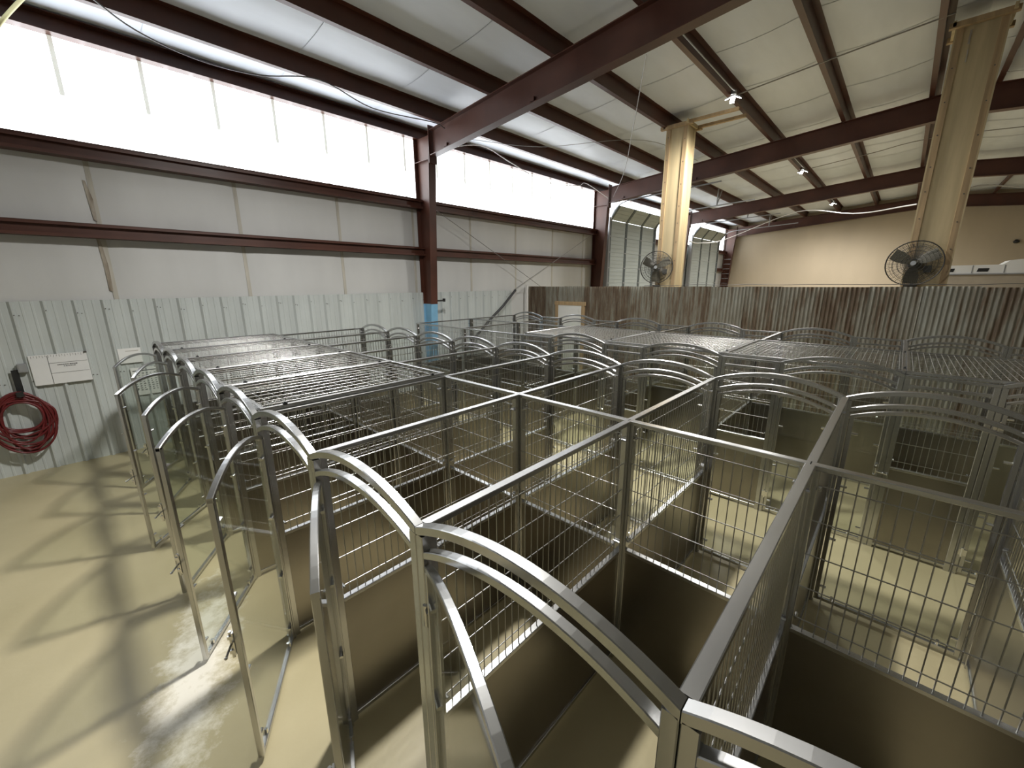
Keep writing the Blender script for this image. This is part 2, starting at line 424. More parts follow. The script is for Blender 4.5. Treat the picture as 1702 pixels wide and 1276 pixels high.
# steel frames: tapered column + rafter
def col_parts(i, xc):
    t = thing('steel_column', ['tall brown tapered steel column with a light blue painted foot', 'brown steel column at the corner beside the first overhead door', 'brown steel column between the two overhead doors', 'brown steel column in the far corner by the ladder'][i], 'column', (xc, 0, 0))
    yb, yt, ztop = 8.775, 8.44, 6.02
    def yi(z): return yb + (yt-yb)*z/ztop
    z0 = 2.2 if i == 0 else 0
    web = MB().extrude([(yi(z0),z0),(YW-.03,z0),(YW-.03,ztop),(yi(ztop),ztop)], 0, -.006, .006); obj('web', web.mesh('web', M['brown']), t)
    fl = MB().sweep([(0,yi(z0),z0),(0,yi(ztop),ztop)], [(-.10,-.008),(.10,-.008),(.10,.008),(-.10,.008)], (1,0,0)); obj('inner_flange', fl.mesh('inner_flange', M['brown']), t)
    obj('outer_flange', MB().box(-.10,.10,YW-.03,YW-.014,z0,ztop).mesh('outer_flange', M['brown']), t)
    if i == 0:
        m = MB().extrude([(yi(0),0),(YW-.03,0),(YW-.03,z0),(yi(z0),z0)], 0, -.006, .006)
        m.sweep([(0,yi(0),0),(0,yi(z0),z0)], [(-.10,-.008),(.10,-.008),(.10,.008),(-.10,.008)], (1,0,0)); m.box(-.10,.10,YW-.03,YW-.014,0,z0)
        obj('painted_foot', m.mesh('painted_foot', M['blue']), t, label='light blue painted foot of the column')
        obj('bracket', MB().box(.10,.34,yi(2.3)-.01,yi(2.3)+.03,2.26,2.30).box(.30,.34,yi(2.3)-.02,yi(2.3)+.04,2.25,2.33).mesh('bracket', M['black']), t)
    for z in (5.50,):
        obj('stiffener', MB().box(-.09,.09,yi(z)+.01,YW-.03,z-.006,z+.006).mesh('stiffener', M['brown']), t)
    obj('end_plate', MB().box(-.105,.105,yi(5.75)-.03,yi(5.75)-.012,5.40,6.18).mesh('end_plate', M['brown']), t)
for i, xc in enumerate(COLX): col_parts(i, xc)
def rafter_mesh(kind):
    D = .52; y0 = 8.39; ye = Y_RIGHT+.3; b = MB()
    ys = [y0, YRIDGE, ye]
    if kind == 'web':
        b.extrude([(y, zr(y)-D) for y in ys]+[(y, zr(y)) for y in reversed(ys)], 0, -.006, .006)
    elif kind == 'top': b.sweep([(0,y,zr(y)-.008) for y in ys], [(-.10,-.008),(.10,-.008),(.10,.008),(-.10,.008)], (1,0,0))
    else: b.sweep([(0,y,zr(y)-D) for y in ys], [(-.10,-.008),(.10,-.008),(.10,.008),(-.10,.008)], (1,0,0))
    return b.mesh('rafter_'+kind, M['brown'])
for i, xc in enumerate(COLX):
    t = thing('roof_rafter', ['large brown steel rafter nearest the camera, rising from the blue-footed column', 'second brown steel rafter, rising from the corner beside the first overhead door', 'third brown steel rafter, in front of the second overhead door', 'farthest brown steel rafter against the tan end wall'][i], 'beam', (xc, 0, 0), group='roof rafters')
    for k, nm in (('web','web'),('top','top_flange'),('bot','bottom_flange')): obj(nm, cached('raf'+k, lambda: rafter_mesh(k)), t)
    for y in (7.9, 5.4):
        obj('lug', cached('lug', lambda: MB().box(-.05,-.006,-.05,.05,-.05,.02).mesh('lug', M['brown'])), t, (0, y, zr(y)-.42))

# ------------------------------------------------------------------ rusty partition wall, its door, far things
XR = 10.42; ZR = 2.61
wb = struct('wall_back', MB().box(XR+.05, XR+.14, -9.6, YW-.03, 0, ZR-.04).mesh('partition_studs', M['beige']), 'partition wall clad in rusty corrugated iron')
def corr(width, seed):
    p = .0725; a = .012; n = int(round(width/p))*6; b = MB(); vs = []
    for i in range(n+1):
        y = width*i/n; xx = -a*math.cos(2*PI*y/p)
        vs += [(xx, y, 0), (xx, y, ZR)]
    b.add(vs, [(2*i, 2*i+2, 2*i+3, 2*i+1) for i in range(n)])
    return b.mesh('corrugated_sheet', M['rust'], True)
y = YW-.05; i = 0
DOOR_Y0, DOOR_Y1, DOOR_Z = 6.80, 7.86, 2.15
while y > -9.4:
    w_ = .725
    me = cached('corr', lambda: corr(w_, 0))
    o = obj('corrugated_sheet', me, wb, (XR + (.006 if i % 2 else 0), y-w_-.01, rnd.uniform(-.012, .012)))
    y -= .71; i += 1
d1 = struct('door_1', MB().box(XR-.045, XR-.02, DOOR_Y0+.10, DOOR_Y1-.10, .01, DOOR_Z-.10).mesh('door_leaf', M['paper']), 'white door in a pine frame in the rusty wall')
obj('door_frame', MB().box(XR-.06,XR-.016,DOOR_Y0,DOOR_Y0+.10,0,DOOR_Z).mesh('casing', M['pine']), d1)
obj('door_frame', MB().box(XR-.06,XR-.016,DOOR_Y1-.10,DOOR_Y1,0,DOOR_Z).mesh('casing', M['pine']), d1)
obj('door_frame', MB().box(XR-.062,XR-.016,DOOR_Y0-.03,DOOR_Y1+.03,DOOR_Z-.10,DOOR_Z+.01).mesh('casing', M['pine']), d1)
for k in range(4):
    obj('door_panel', MB().box(XR-.053,XR-.045,DOOR_Y0+.2,DOOR_Y1-.2,.2+.46*k,.58+.46*k).mesh('door_panel', M['paper']), d1)
obj('door_handle', MB().ball((XR-.08,DOOR_Y0+.16,1.0), .03).mesh('door_handle', M['chrome']), d1)

def wood_column(name, label, y0, y1, x0, depth, ztop, cap):
    t = thing(name, label, 'column', (x0+depth/2, (y0+y1)/2, 0)); hx, hy = depth/2, (y1-y0)/2
    obj('plywood_box', MB().box(-hx,hx,-hy,hy,0,ztop-.02).mesh('plywood_box', M['wood']), t)
    for sx in (-1, 1):
        for sy in (-1, 1):
            obj('corner_board', MB().box(min(sx*hx,sx*(hx+.02)),max(sx*hx,sx*(hx+.02)),min(sy*hy,sy*(hy-.085)),max(sy*hy,sy*(hy-.085)),0,ztop-.05).mesh('corner_board', M['pine']), t)
    for sy in (-1, 1):
        for sx in (-1, 1):
            obj('corner_board', MB().box(min(sx*(hx+.02),sx*(hx-.075)),max(sx*(hx+.02),sx*(hx-.075)),min(sy*hy,sy*(hy+.02)),max(sy*hy,sy*(hy+.02)),0,ztop-.05).mesh('corner_board', M['wood']), t)
    for sy in (-1, 1):
        for z in (3.3, 3.75, 4.2, 4.6, 5.1, 5.6, 6.1):
            obj('nail', cached('nail', lambda: MB().cyl((0,0,0),(-.004,0,0),.011,6).mesh('nail', M['screw'])), t, (-hx-.02, sy*(hy-.04), z+.05*sy))
    e = cap
    obj('cap_board', MB().box(-hx-.10,-hx-.02,-hy-e,hy+e,ztop-.10,ztop-.02).mesh('cap_board', M['pine']), t)
    obj('cap_board', MB().box(hx+.02,hx+.10,-hy-e,hy+e,ztop-.10,ztop-.02).mesh('cap_board', M['pine']), t)
    obj('cap_board', MB().box(-hx-.16,hx+.16,-hy-.06,-hy-.02,ztop-.08,ztop).mesh('cap_board', M['wood']), t)
    obj('cap_board', MB().box(-hx-.1,hx+.1,hy+.02,hy+.06,ztop-.08,ztop).mesh('cap_board', M['wood']), t)
    return t
c1 = wood_column('wooden_column', 'pale boxed wooden column with a flared cap, by the lamp', 4.37, 4.86, 10.80, .45, 6.42, .14)
obj('brace_board', MB().box(-.30,-.22,-1.35,-.24,6.36,6.42).mesh('brace_board', M['pine']), c1)
obj('brace_board', MB().box(.24,.32,-1.35,-.24,6.36,6.42).mesh('brace_board', M['pine']), c1)
c2 = wood_column('wooden_column', 'wide boxed wooden column at the right reaching the ridge', -.52, .05, 10.80, .45, 6.82, .10)
obj('knot_slot', MB().box(-.232,-.224,.10,.125,6.46,6.66).mesh('knot_slot', M['stain']), c2)
obj('knot_slot', MB().box(-.232,-.224,.095,.11,6.2,6.38).mesh('knot_slot', M['stain']), c2)

def fan(label, loc, rad, rz, tilt):
    t = thing('wall_fan', label, 'fan', loc, (0, tilt, rz), group='drum fans on the wooden columns')
    # local: faces -x
    g = MB()
    for rr in (1, .86, .72, .58, .44, .30, .18):
        dx = -.10*(1-rr*rr)
        pts = [(dx-.02, rad*rr*math.cos(2*PI*k/36), rad*rr*math.sin(2*PI*k/36)) for k in range(37)]
        g.tube(pts, .010 if rr == 1 else .0028, 5)
    for k in range(80):
        a = 2*PI*k/80
        g.tube([(-.02-.10*(1-q*q), rad*q*math.cos(a+.25*(1-q)), rad*q*math.sin(a+.25*(1-q))) for q in (.18,.45,.72,1)], .0022, 4)
    obj('front_guard', g.mesh('front_guard', M['fan']), t)
    g = MB()
    for rr in (1, .8, .6, .4, .2):
        g.tube([(.14-.0*rr if rr < .9 else .05, rad*rr*math.cos(2*PI*k/30), rad*rr*math.sin(2*PI*k/30)) for k in range(31)], .004, 4)
    for k in range(32):
        a = 2*PI*k/32
        g.tube([(.14, rad*.15*math.cos(a), rad*.15*math.sin(a)), (.13, rad*.8*math.cos(a), rad*.8*math.sin(a)), (-.02, rad*math.cos(a), rad*math.sin(a))], .0025, 4)
    obj('rear_guard', g.mesh('rear_guard', M['fan']), t)
    def bl():
        m = MB(); vs = []; n = 6
        for q, wd, tw in ((.14,.08,.5),(.35,.17,.45),(.6,.21,.38),(.92,.20,.3)):
            for s in (-.5, -.17, .17, .5):
                vs.append((s*wd*math.sin(tw)*1.2, s*wd*math.cos(tw)*rad/.38, q*rad))
        fs = []
        for i in range(3):
            for j in range(3): fs.append((i*4+j, i*4+j+1, (i+1)*4+j+1, (i+1)*4+j))
        nv = len(vs); vs2 = [(a+.006,b,c) for a,b,c in vs]
        m.add(vs+vs2, fs+[tuple(nv+q for q in reversed(f)) for f in fs])
        return m.mesh('blade', M['blade'], True)
    for k in range(3): obj('blade', cached('blade%.2f' % rad, bl), t, (0,0,0), (R(60+120*k), 0, 0))
    obj('hub', MB().cyl((-.05,0,0),(.05,0,0),.055,14).ball((-.06,0,0),.03).mesh('hub', M['blade']), t)
    obj('badge', MB().cyl((-.128,0,0),(-.118,0,0),rad*.10,14).mesh('badge', M['galv']), t)
    obj('motor', MB().cyl((.05,0,0),(.26,0,0),.085,14).box(.08,.2,-rad*.62,-rad*.35,-rad*.42,-rad*.12).mesh('motor', M['fan']), t)
    return t
f1 = fan('black caged fan mounted on the capped wooden column by the lamp', (10.62, 4.80, 3.09), .40, R(14), 0)
obj('mount_arm', MB().box(.2,.30,-.04,.04,-.45,.04).box(.12,.34,-.09,.09,-.52,-.44).mesh('mount_arm', M['fan']), f1)
f2 = fan('black caged fan in front of the wide wooden column at the right', (10.60, -.05, 3.02), .385, R(-4), R(0))
obj('mount_arm', MB().box(.2,.30,-.04,.04,-.40,.04).box(.12,.34,-.09,.09,-.44,-.38).mesh('mount_arm', M['fan']), f2)

# overhead doors
def overhead(n, label, xa, xb):
    W_ = xb-xa; yd = YW-.22; d = struct('door_%d' % n, MB().box(xa-.08,xa-.02,yd-.04,yd+.12,0,5.2).box(xb+.02,xb+.08,yd-.04,yd+.12,0,5.2).mesh('door_jamb', M['galv']), label)
    sh = .60
    def section():
        b = MB(); b.box(0,W_,0,.045,.004,sh-.004)
        for k in range(1,4): b.box(0,W_,-.014,.0,sh*k/4-.005,sh*k/4+.005)
        return b.mesh('door_section', M['dock'])
    def stile():
        return MB().box(-.075,.075,-.02,0,0,sh).mesh('door_stile', M['docks'])
    def hinge():
        return MB().box(-.09,.09,-.03,-.018,-.02,.02).mesh('door_hinge', M['galv'])
    me = cached('osec%.2f' % W_, section)
    spots = [(5.1-sh*(k+1), yd, 0) for k in range(9) if 5.1-sh*(k+1) > -.35]
    spots += [(5.1, yd, R(38))]
    for (z, yy, tilt) in spots:
        if z < 0: continue
        s = obj('door_section', me, d, (xa, yy, z), (tilt, 0, 0))
        for q in (0.012, 1/3, 2/3, .988):
            obj('door_stile', cached('ostile', stile), s, (W_*q, 0, 0))
            obj('door_hinge', cached('ohinge', hinge), s, (W_*q, 0, 0))
    for xx in (xa-.02, xb+.02):
        path = [(xx, yd-.03, 0), (xx, yd-.03, 4.9)] + [(xx, yd-.03-.75*(1-math.cos(a)), 4.95+.75*math.sin(a)) for a in [R(q) for q in (10,25,40,55,70,85)]] + [(xx, yd-.9, 5.72), (xx, yd-4.0, 5.86)]
        tr = obj('door_track', MB().sweep(path, [(-.012,-.02),(.012,-.02),(.012,.02),(-.012,.02)], (1,0,0)).mesh('door_track', M['galv']), d)
        obj('track_hanger', MB().box(xx-.02,xx+.02,yd-2.62,yd-2.58,5.80,6.45).mesh('track_hanger', M['galv']), d)
        obj('track_hanger', MB().bar((xx,yd-2.6,5.82),(xx+.45,yd-2.6,6.45),.03,.03,(0,1,0)).mesh('track_hanger', M['galv']), d)
overhead(2, 'tall grey overhead door, its top section curving inward, nearer one', 15.05, 19.10)
overhead(3, 'tall grey overhead door, its top section curving inward, farther one', 23.75, 28.15)

lad = thing('ladder', 'dark brown ladder leaning in the far corner by the tan wall', 'ladder', (29.3, 8.66, 0), (0, 0, 0))
for dy in (-.22, .22): obj('rail', MB().bar((0,dy,0),(.35,dy,4.4),.03,.07,(0,1,0)).mesh('rail', M['brown']), lad)
for k in range(14): obj('rung', cached('rung', lambda: MB().cyl((0,-.22,0),(0,.22,0),.016,6).mesh('rung', M['galv'])), lad, (.35*(.25+.3*k)/4.15, 0, .25+.3*k))

cm = thing('camper_body', 'long white moulded body with small dark windows behind the rusty wall', 'camper', (16.0, -2.3, 0))
prof = [(-2.2,2.88),(1.9,2.88),(1.9,3.10),(.62,3.10),(.50,3.20),(.2,3.235),(-2.2,3.235)]
obj('shell', MB().extrude(prof, 0, -.02, .9).mesh('shell', M['white']), cm)
obj('lower_panel', MB().box(.02,.9,-2.2,1.88,0,2.88).mesh('lower_panel', M['beige']), cm)
obj('drip_rail', MB().box(-.05,.0,-2.2,1.9,2.86,2.89).mesh('drip_rail', M['galv']), cm)
for y0 in (1.46, .86, .05):
    obj('window', MB().extrude([(y0-.02,2.935),(y0+.17,2.935),(y0+.15,3.02),(y0-.04,3.02)], 0, -.03, -.015).mesh('window', M['black']), cm)
for y0 in (1.1, .56): obj('seam', MB().box(-.03,-.015,y0,y0+.02,2.90,3.09).mesh('seam', M['galv']), cm)
spk = thing('security_camera', 'small black round camera high on the tan end wall', 'camera', (X_FAR-.1, -3.43, 4.47), data=MB().ball((0,0,0),.10,.8,1.1,.8).box(.0,.1,-.04,.04,-.04,.1).mesh('security_camera', M['black'], True))

# ------------------------------------------------------------------ lamps
def lamp(label, loc, px):
    t = thing('high_bay_lamp', label, 'lamp', loc, group='high bay lamps')
    obj('junction_box', MB().cyl((0,0,.10),(0,0,.17),.06,12).mesh('junction_box', M['galv']), t)
    obj('stem', MB().cyl((0,0,.05),(0,0,.20),.012,8).mesh('stem', M['galv']), t)
    obj('conduit', MB().tube([(0,0,.16),(.0,-.02,.16),(-.1,-.05,.13),(-.3,-.06,.10),(-3.2,-.06,.10)], .012, 6).mesh('conduit', M['galv']), t)
    for k in range(3):
        a = 2*PI*k/3+.4
        h = obj('light_head', MB().box(-.01,.13,-.045,.045,.0,.022).mesh('light_head', M['galv']), t, (.04*math.cos(a), .04*math.sin(a), .06), (0, R(28), a))
        obj('led_face', MB().box(.0,.125,-.04,.04,-.006,-.001).mesh('led_face', M['lamp']), h)
    ld = bpy.data.lights.new('lamp_light', 'SPOT'); ld.spot_size = R(172); ld.spot_blend = 1.0; ld.energy = px; ld.color = (1.0, .985, .95); ld.shadow_soft_size = .22
    l = bpy.data.objects.new('lamp_light', ld); COL.objects.link(l); l.parent = t; l.location = (0,0,-.14)
lamp('lit three-headed lamp over the front kennels, above the frame', (2.95, 3.55, 6.38), LAMP_W)
lamp('lit three-headed lamp nearest in view, beside the capped wooden column', (10.25, 3.25, 6.40), LAMP_W*.6)
lamp('lit three-headed lamp second in the row, past the second rafter', (18.3, 3.25, 6.40), LAMP_W*.9)
lamp('lit three-headed lamp farthest in the row near the tan wall', (26.6, 3.25, 6.40), LAMP_W*.9)

# ------------------------------------------------------------------ kennels
X0, W, XM, XB = 0.736, 0.966, 2.349, 3.994
Y0 = 0.197
ZT = 1.84; ZS = 0.905
T = .04
def arc(y0, y1, zend, rise, n=18):
    c = y1-y0; Rr = c*c/(8*rise)+rise/2; zc = zend+rise-Rr; ym = (y0+y1)/2; out = []
    a0 = math.asin((c/2)/Rr)
    for i in range(n+1):
        a = -a0+2*a0*i/n; out.append((ym+Rr*math.sin(a), zc+Rr*math.cos(a)))
    return out
def sec(w, h, c=.003):
    a, b = w/2, h/2
    return [(-a+c,-b),(a-c,-b),(a,-b+c),(a,b-c),(a-c,b),(-a+c,b),(-a,b-c),(-a,-b+c)]
def arch_frame(Wd):
    """front frame in the y-z plane, outward = -x, two posts, two arches"""
    b = MB(); g = .0015
    for yc in (T/2+g, Wd-T/2-g):
        b.bar((0,yc,0.0),(0,yc,ZT-.026),T,T,(1,0,0))
    b.sweep([(0,y,z-.017) for y, z in arc(g, Wd-g, ZT, .105)], sec(T,.036), (1,0,0), nrm=(0,0,1))
    b.sweep([(0,y,z-.015) for y, z in arc(T+g-.004, Wd-T-g+.004, 1.752, .097)], sec(T*.9,.031), (1,0,0), nrm=(0,0,1))
    for yc in (T/2, Wd-T/2): b.cyl((0,yc,0),(0,yc,.012),.028,8)
    return b.mesh('front_frame', M['steel'])
DW = lambda Wd: Wd-2*T-.012
def door_frame(Wd):
    d = DW(Wd); b = MB(); s = .030
    for yc in (-s/2, -d+s/2): b.bar((0,yc,.03),(0,yc,1.688),s,s,(1,0,0))
    b.bar((0,-s,.045),(0,-d+s,.045),s,.028,(1,0,0))
    b.sweep([(0,y,z-.013) for y, z in arc(-d, 0, 1.695, .097)], sec(s,.027), (1,0,0), nrm=(0,0,1))
    return b.mesh('door', M['steel'])
def door_glass(Wd):
    d = DW(Wd); s = .024
    top = [(y, z) for y, z in arc(-d+s, -s, 1.665, .096)]
    return MB().extrude([(-s,.055),(-d+s,.055)]+top, 0, -.003, .003).mesh('glass_pane', M['glass'])
def clip_mesh():
    return MB().bar((0,-.024,0),(0,.024,0),.026,.016,(1,0,0),.005).mesh('glass_clip', M['chrome'])
def clip_meshv():
    return MB().bar((0,0,-.022),(0,0,.022),.026,.018,(1,0,0),.006).mesh('glass_clip', M['chrome'])
def hinge_mesh():
    return MB().cyl((0,0,-.045),(0,0,.045),.010,10).box(-.004,.018,-.03,.03,-.03,.03).mesh('hinge', M['chrome'])
def latch_mesh():
    b = MB().box(-.026,-.018,-.014,.014,-.07,.07); b.cyl((-.035,0,-.09),(-.035,0,.075),.008,8)
    b.box(-.045,-.02,-.016,.016,-.055,-.035); b.box(-.045,-.02,-.016,.016,.035,.055)
    b.cyl((-.035,0,.0),(-.035,-.085,-.01),.006,8); b.ball((-.035,-.088,-.01),.009)
    return b.mesh('latch', M['chrome'])
def panel_frame(L):
    """panel along +x, centred on y=0"""
    b = MB(); g = .001
    b.bar((g,0,ZT-.013),(L-g,0,ZT-.013),.044,.026,(0,1,0))
    for xx in (T/2+g, L-T/2-g): b.bar((xx,0,0),(xx,0,ZT-.026),T,T,(0,1,0))
    b.bar((T,0,ZS-.012),(L-T,0,ZS-.012),T*.95,.026,(0,1,0))
    b.bar((T,0,.04),(L-T,0,.04),T*.8,.03,(0,1,0))
    for xx in (T+.012, L-T-.012):
        for z in (1.72, .98): b.cyl((xx,-.022,z),(xx,.022,z),.008,8)
    return b.mesh('panel_frame', M['steel'])
def wires(L, z0=ZS, z1=ZT-.026, rv=.0030, rh=.0033):
    b = MB(); n = max(2, int(round((L-2*T)/.0483)))
    for i in range(1, n):
        xx = T+(L-2*T)*i/n; b.tube([(xx,0,z0-.01),(xx,0,z1+.005)], rv, 5)
    k = 0
    for z in (1.735, 1.545, 1.355, 1.165, .975):
        b.tube([(T-.004,.005,z),(L-T+.004,.005,z)], rh, 5)
    return b.mesh('wire_mesh', M['wire'], True)
def sheet(L):
    b = MB(); b.box(T-.002,L-T+.002,-.006,.006,.05,ZS-.02)
    return b.mesh('solid_panel', M['sheet'])
def roof_frame(L, Wd):
    b = MB(); z = .017; s = .030; h = .03
    b.bar((0,s/2+.002,z),(L,s/2+.002,z),s,h,(0,1,0)); b.bar((0,Wd-s/2-.002,z),(L,Wd-s/2-.002,z),s,h,(0,1,0))
    b.bar((s/2,s,z),(s/2,Wd-s,z),s,h,(1,0,0)); b.bar((L-s/2,s,z),(L-s/2,Wd-s,z),s,h,(1,0,0))
    return b.mesh('roof_panel', M['steel'])
def roof_wires(L, Wd, dx, dy):
    b = MB(); n = int(round(L/dx)); m_ = int(round(Wd/dy))
    for i in range(1, n): b.tube([(L*i/n,.01,.017),(L*i/n,Wd-.01,.017)], .0026, 5)
    for j in range(1, m_): b.tube([(.01,Wd*j/m_,.022),(L-.01,Wd*j/m_,.022)], .0026, 5)
    return b.mesh('wire_mesh', M['wire'], True)
def clamp_mesh(): return MB().box(-.014,.014,-.010,.010,0,.018).cyl((0,0,.018),(0,0,.024),.008,8).mesh('clamp', M['black'])

def add_panel(parent, name, L, loc, rz):
    o = obj(name, cached('pf%.3f' % L, lambda: panel_frame(L)), parent, loc, (0,0,rz))
    obj('wire_mesh', cached('pw%.3f' % L, lambda: wires(L)), o, kind='stuff')
    obj('solid_panel', cached('ps%.3f' % L, lambda: sheet(L)), o)
    return o
def add_front(parent, Wd, loc, rz, ang):
    fr = obj('front_frame', cached('af%.3f' % Wd, lambda: arch_frame(Wd)), parent, loc, (0,0,rz))
    d = DW(Wd); hl = Vector((-.004, Wd-T-.006, 0)); hl.rotate(Matrix.Rotation(rz, 3, 'Z'))
    dr = obj('door', cached('df%.3f' % Wd, lambda: door_frame(Wd)), parent, (loc[0]+hl.x, loc[1]+hl.y, loc[2]), (0,0,rz-R(ang)))
    obj('glass_pane', cached('dg%.3f' % Wd, lambda: door_glass(Wd)), dr)
    for z in (.16, .62, 1.10, 1.55):
        for yc in (-.045, -d+.045): obj('glass_clip', cached('clip', clip_mesh), dr, (0, yc, z))
    for yc in (-.12, -d+.12): obj('glass_clip', cached('clipv', clip_meshv), dr, (0, yc, .07))
    for z in (.24, 1.48): obj('hinge', cached('hinge', hinge_mesh), dr, (-.018, .004, z))
    obj('latch', cached('latch', latch_mesh), dr, (0, -d+.014, .84))
    return fr
def add_roof(parent, L, Wd, loc, dx, dy):
    o = obj('roof_panel', cached('rf%.2f%.2f' % (L, Wd), lambda: roof_frame(L, Wd)), parent, loc)
    obj('wire_mesh', cached('rw%.2f%.2f%.2f' % (L, Wd, dx), lambda: roof_wires(L, Wd, dx, dy)), o, kind='stuff')
    for xx in (.16, L-.14): obj('clamp', cached('clamp', clamp_mesh), o, (xx, .012, .022))
    return o

ANG = {-1: 20, 0: 23, 1: 23, 2: 30, 3: 36, 4: 34, 5: 42, 6: 27, 7: 34}
N_FRONT = ['at the bottom right corner beside the camera', 'second from the camera, fully in view at the bottom', 'third from the camera, no roof', 'fourth from the camera, no roof', 'fifth from the camera, first with a mesh roof', 'sixth from the camera, second with a mesh roof', 'seventh from the camera, third with a mesh roof', 'eighth from the camera, fourth with a mesh roof', 'last in the row by the white wall, roofed']
LD1 = XM-X0-.042; LD2 = XB-XM-.042
for i in range(-1, 8):
    y = Y0+i*W
    k = thing('dog_kennel', 'front-row steel kennel, glass door open, ' + N_FRONT[i+1], 'kennel', (X0, y, 0), group='front row kennels')
    add_front(k, W, (0,0,0), 0, ANG[i])
    add_panel(k, 'divider', LD1, (.021, 0, 0), 0)
    add_panel(k, 'back_panel', W-.003, (XM-X0, .0015, 0), PI/2)
    if i == 7: add_panel(k, 'divider', LD1, (.021, W, 0), 0)
    if i >= 3: add_roof(k, XM-X0-.03, W, (.035, 0, ZT+.001), .10, .105)
N_BACK = ['at the right edge of the photo', 'second from the right edge', 'third from the right edge', 'fourth from the right edge', 'fifth from the right edge', 'sixth from the right edge', 'seventh from the right edge', 'eighth from the right edge', 'last in the row by the white wall']
for i in range(-1, 8):
    y = Y0+i*W
    k = thing('dog_kennel', 'second-row roofless kennel, arched glass door shut, ' + N_BACK[i+1], 'kennel', (XM, y, 0), group='second row kennels')
    add_front(k, W, (XB-XM, W, 0), PI, 0)
    add_panel(k, 'divider', LD2, (.021, 0, 0), 0)
    if i == 7: add_panel(k, 'divider', LD2, (.021, W, 0), 0)

# second block across the aisle
XC, XD, XE = 5.32, 6.95, 8.58
P2 = 1.62; FL = .605; AW = P2-FL
LD3 = XD-XC-.042
J0 = -1.759
N2 = ['at the right edge', 'second from the right edge', 'third from the right edge', 'fourth from the right edge', 'fifth from the right edge', 'last, nearest the white wall']
def flat_front(parent, L, loc, rz):
    o = add_panel(parent, 'front_panel', L, loc, rz)
    obj('second_rail', cached('sr%.3f' % L, lambda: MB().bar((T,0,1.735),(L-T,0,1.735),T*.9,.03,(0,1,0)).mesh('second_rail', M['steel'])), o)
for i in range(6):
    y = J0+i*P2; roofed = i < 4
    k = thing('dog_kennel', ('mesh-roofed wide kennel across the aisle, ' if roofed else 'roofless wide mesh kennel across the aisle, ') + N2[i], 'kennel', (XC, y, 0), group='third row kennels')
    if roofed:
        add_front(k, AW, (0, 0, 0), 0, 0)
        flat_front(k, FL-.002, (0, AW+.001, 0), PI/2)
        add_roof(k, XD-XC-.03, P2, (.03, 0, ZT+.001), .10, .05)
    else:
        add_panel(k, 'front_panel', P2-.003, (0, .0015, 0), PI/2)
    add_panel(k, 'divider', LD3, (.021, 0, 0), 0)
    add_panel(k, 'back_panel', P2-.003, (XD-XC, .0015, 0), PI/2)
    if i == 5: add_panel(k, 'divider', LD3, (.021, P2, 0), 0)
for i in range(6):
    y = J0+i*P2
    k = thing('dog_kennel', 'roofless kennel of the farthest row facing the rusty wall, ' + N2[i], 'kennel', (XD, y, 0), group='fourth row kennels')
    add_front(k, AW, (XE-XD, P2, 0), PI, 0)
    flat_front(k, FL-.002, (XE-XD, .001, 0), PI/2)
    add_panel(k, 'divider', LD3, (.021, 0, 0), 0)
    if i == 5: add_panel(k, 'divider', LD3, (.021, P2, 0), 0)

# ------------------------------------------------------------------ things on the skylight wall
hs = thing('garden_hose', 'dark red rubber hose hung in a thick coil on the white ribbed wall', 'hose', (-.74, YW-.13, .92))
hb = MB(); pts = []; loops = 15
for i in range(loops*36+1):
    a = 2*PI*i/36; q = i/36; s = .5+.5*math.sin(q*2.3); s2 = .5+.5*math.sin(q*1.7+1)
    rx = .19+.13*s; rz_ = .20+.19*s2
    pts.append((rx*math.sin(a), -.07*(.5+.5*math.sin(q*3.1))+.012*math.sin(a*.5), -.03-.10*s2+rz_*math.cos(a)+.06*s2*math.cos(a)))
obj('coil', hb.tube(pts, .015, 6).mesh('coil', M['red'], True), hs)
thing('hose_hanger', 'black flat steel hook bracket above the red hose coil', 'bracket', (-.70, YW-.05, 1.20), data=MB().box(-.035,.035,-.012,.0,-.02,.34).box(-.035,.035,-.16,-.012,-.02,0).box(-.035,.035,-.172,-.16,-.02,.05).mesh('hose_hanger', M['black']))
wbd = thing('whiteboard', 'white notice board with ruled lines on the ribbed wall above the hose', 'board', (-.25, YW-.05, 1.50))
obj('panel', MB().box(-.295,.295,-.012,.012,-.22,.22).mesh('panel', M['board']), wbd)
obj('rule_line', MB().box(-.115,-.110,-.0145,-.0125,-.215,.20).mesh('rule_line', M['ink']), wbd)
for z in (.09, -.06): obj('rule_line', MB().box(-.11,.285,-.0145,-.0125,z-.002,z+.002).mesh('rule_line', M['ink']), wbd)
wr = MB(); r2 = random.Random(3); xx = -.03
while xx < .17:
    l_ = r2.uniform(.008,.022); wr.box(xx,xx+l_,-.0145,-.0125,.052,.064); xx += l_+.005
xx = .03
while xx < .14:
    l_ = r2.uniform(.008,.02); wr.box(xx,xx+l_,-.0145,-.0125,.028,.038); xx += l_+.007
obj('handwriting', wr.mesh('handwriting', M['ink']), wbd)
tk = MB()
for q in range(20): tk.box(-.27+.028*q,-.267+.028*q,-.0145,-.0125,.19 if q % 2 else .175,.212)
obj('tick_marks', tk.mesh('tick_marks', M['screw']), wbd)
obj('corner_clip', MB().box(.265,.30,-.02,.016,.205,.225).mesh('corner_clip', M['screw']), wbd)
sw = thing('outlet_box', 'small grey metal box left of the whiteboard', 'box', (-.62, YW-.035, 1.56), data=MB().box(-.045,.045,-.05,.03,-.06,.06).box(-.035,.035,-.056,-.05,-.05,.05).mesh('outlet_box', M['galv']))
n1 = thing('wall_notice', 'white paper notice on the ribbed wall behind the farthest open door', 'notice', (.54, YW-.035, 1.59))
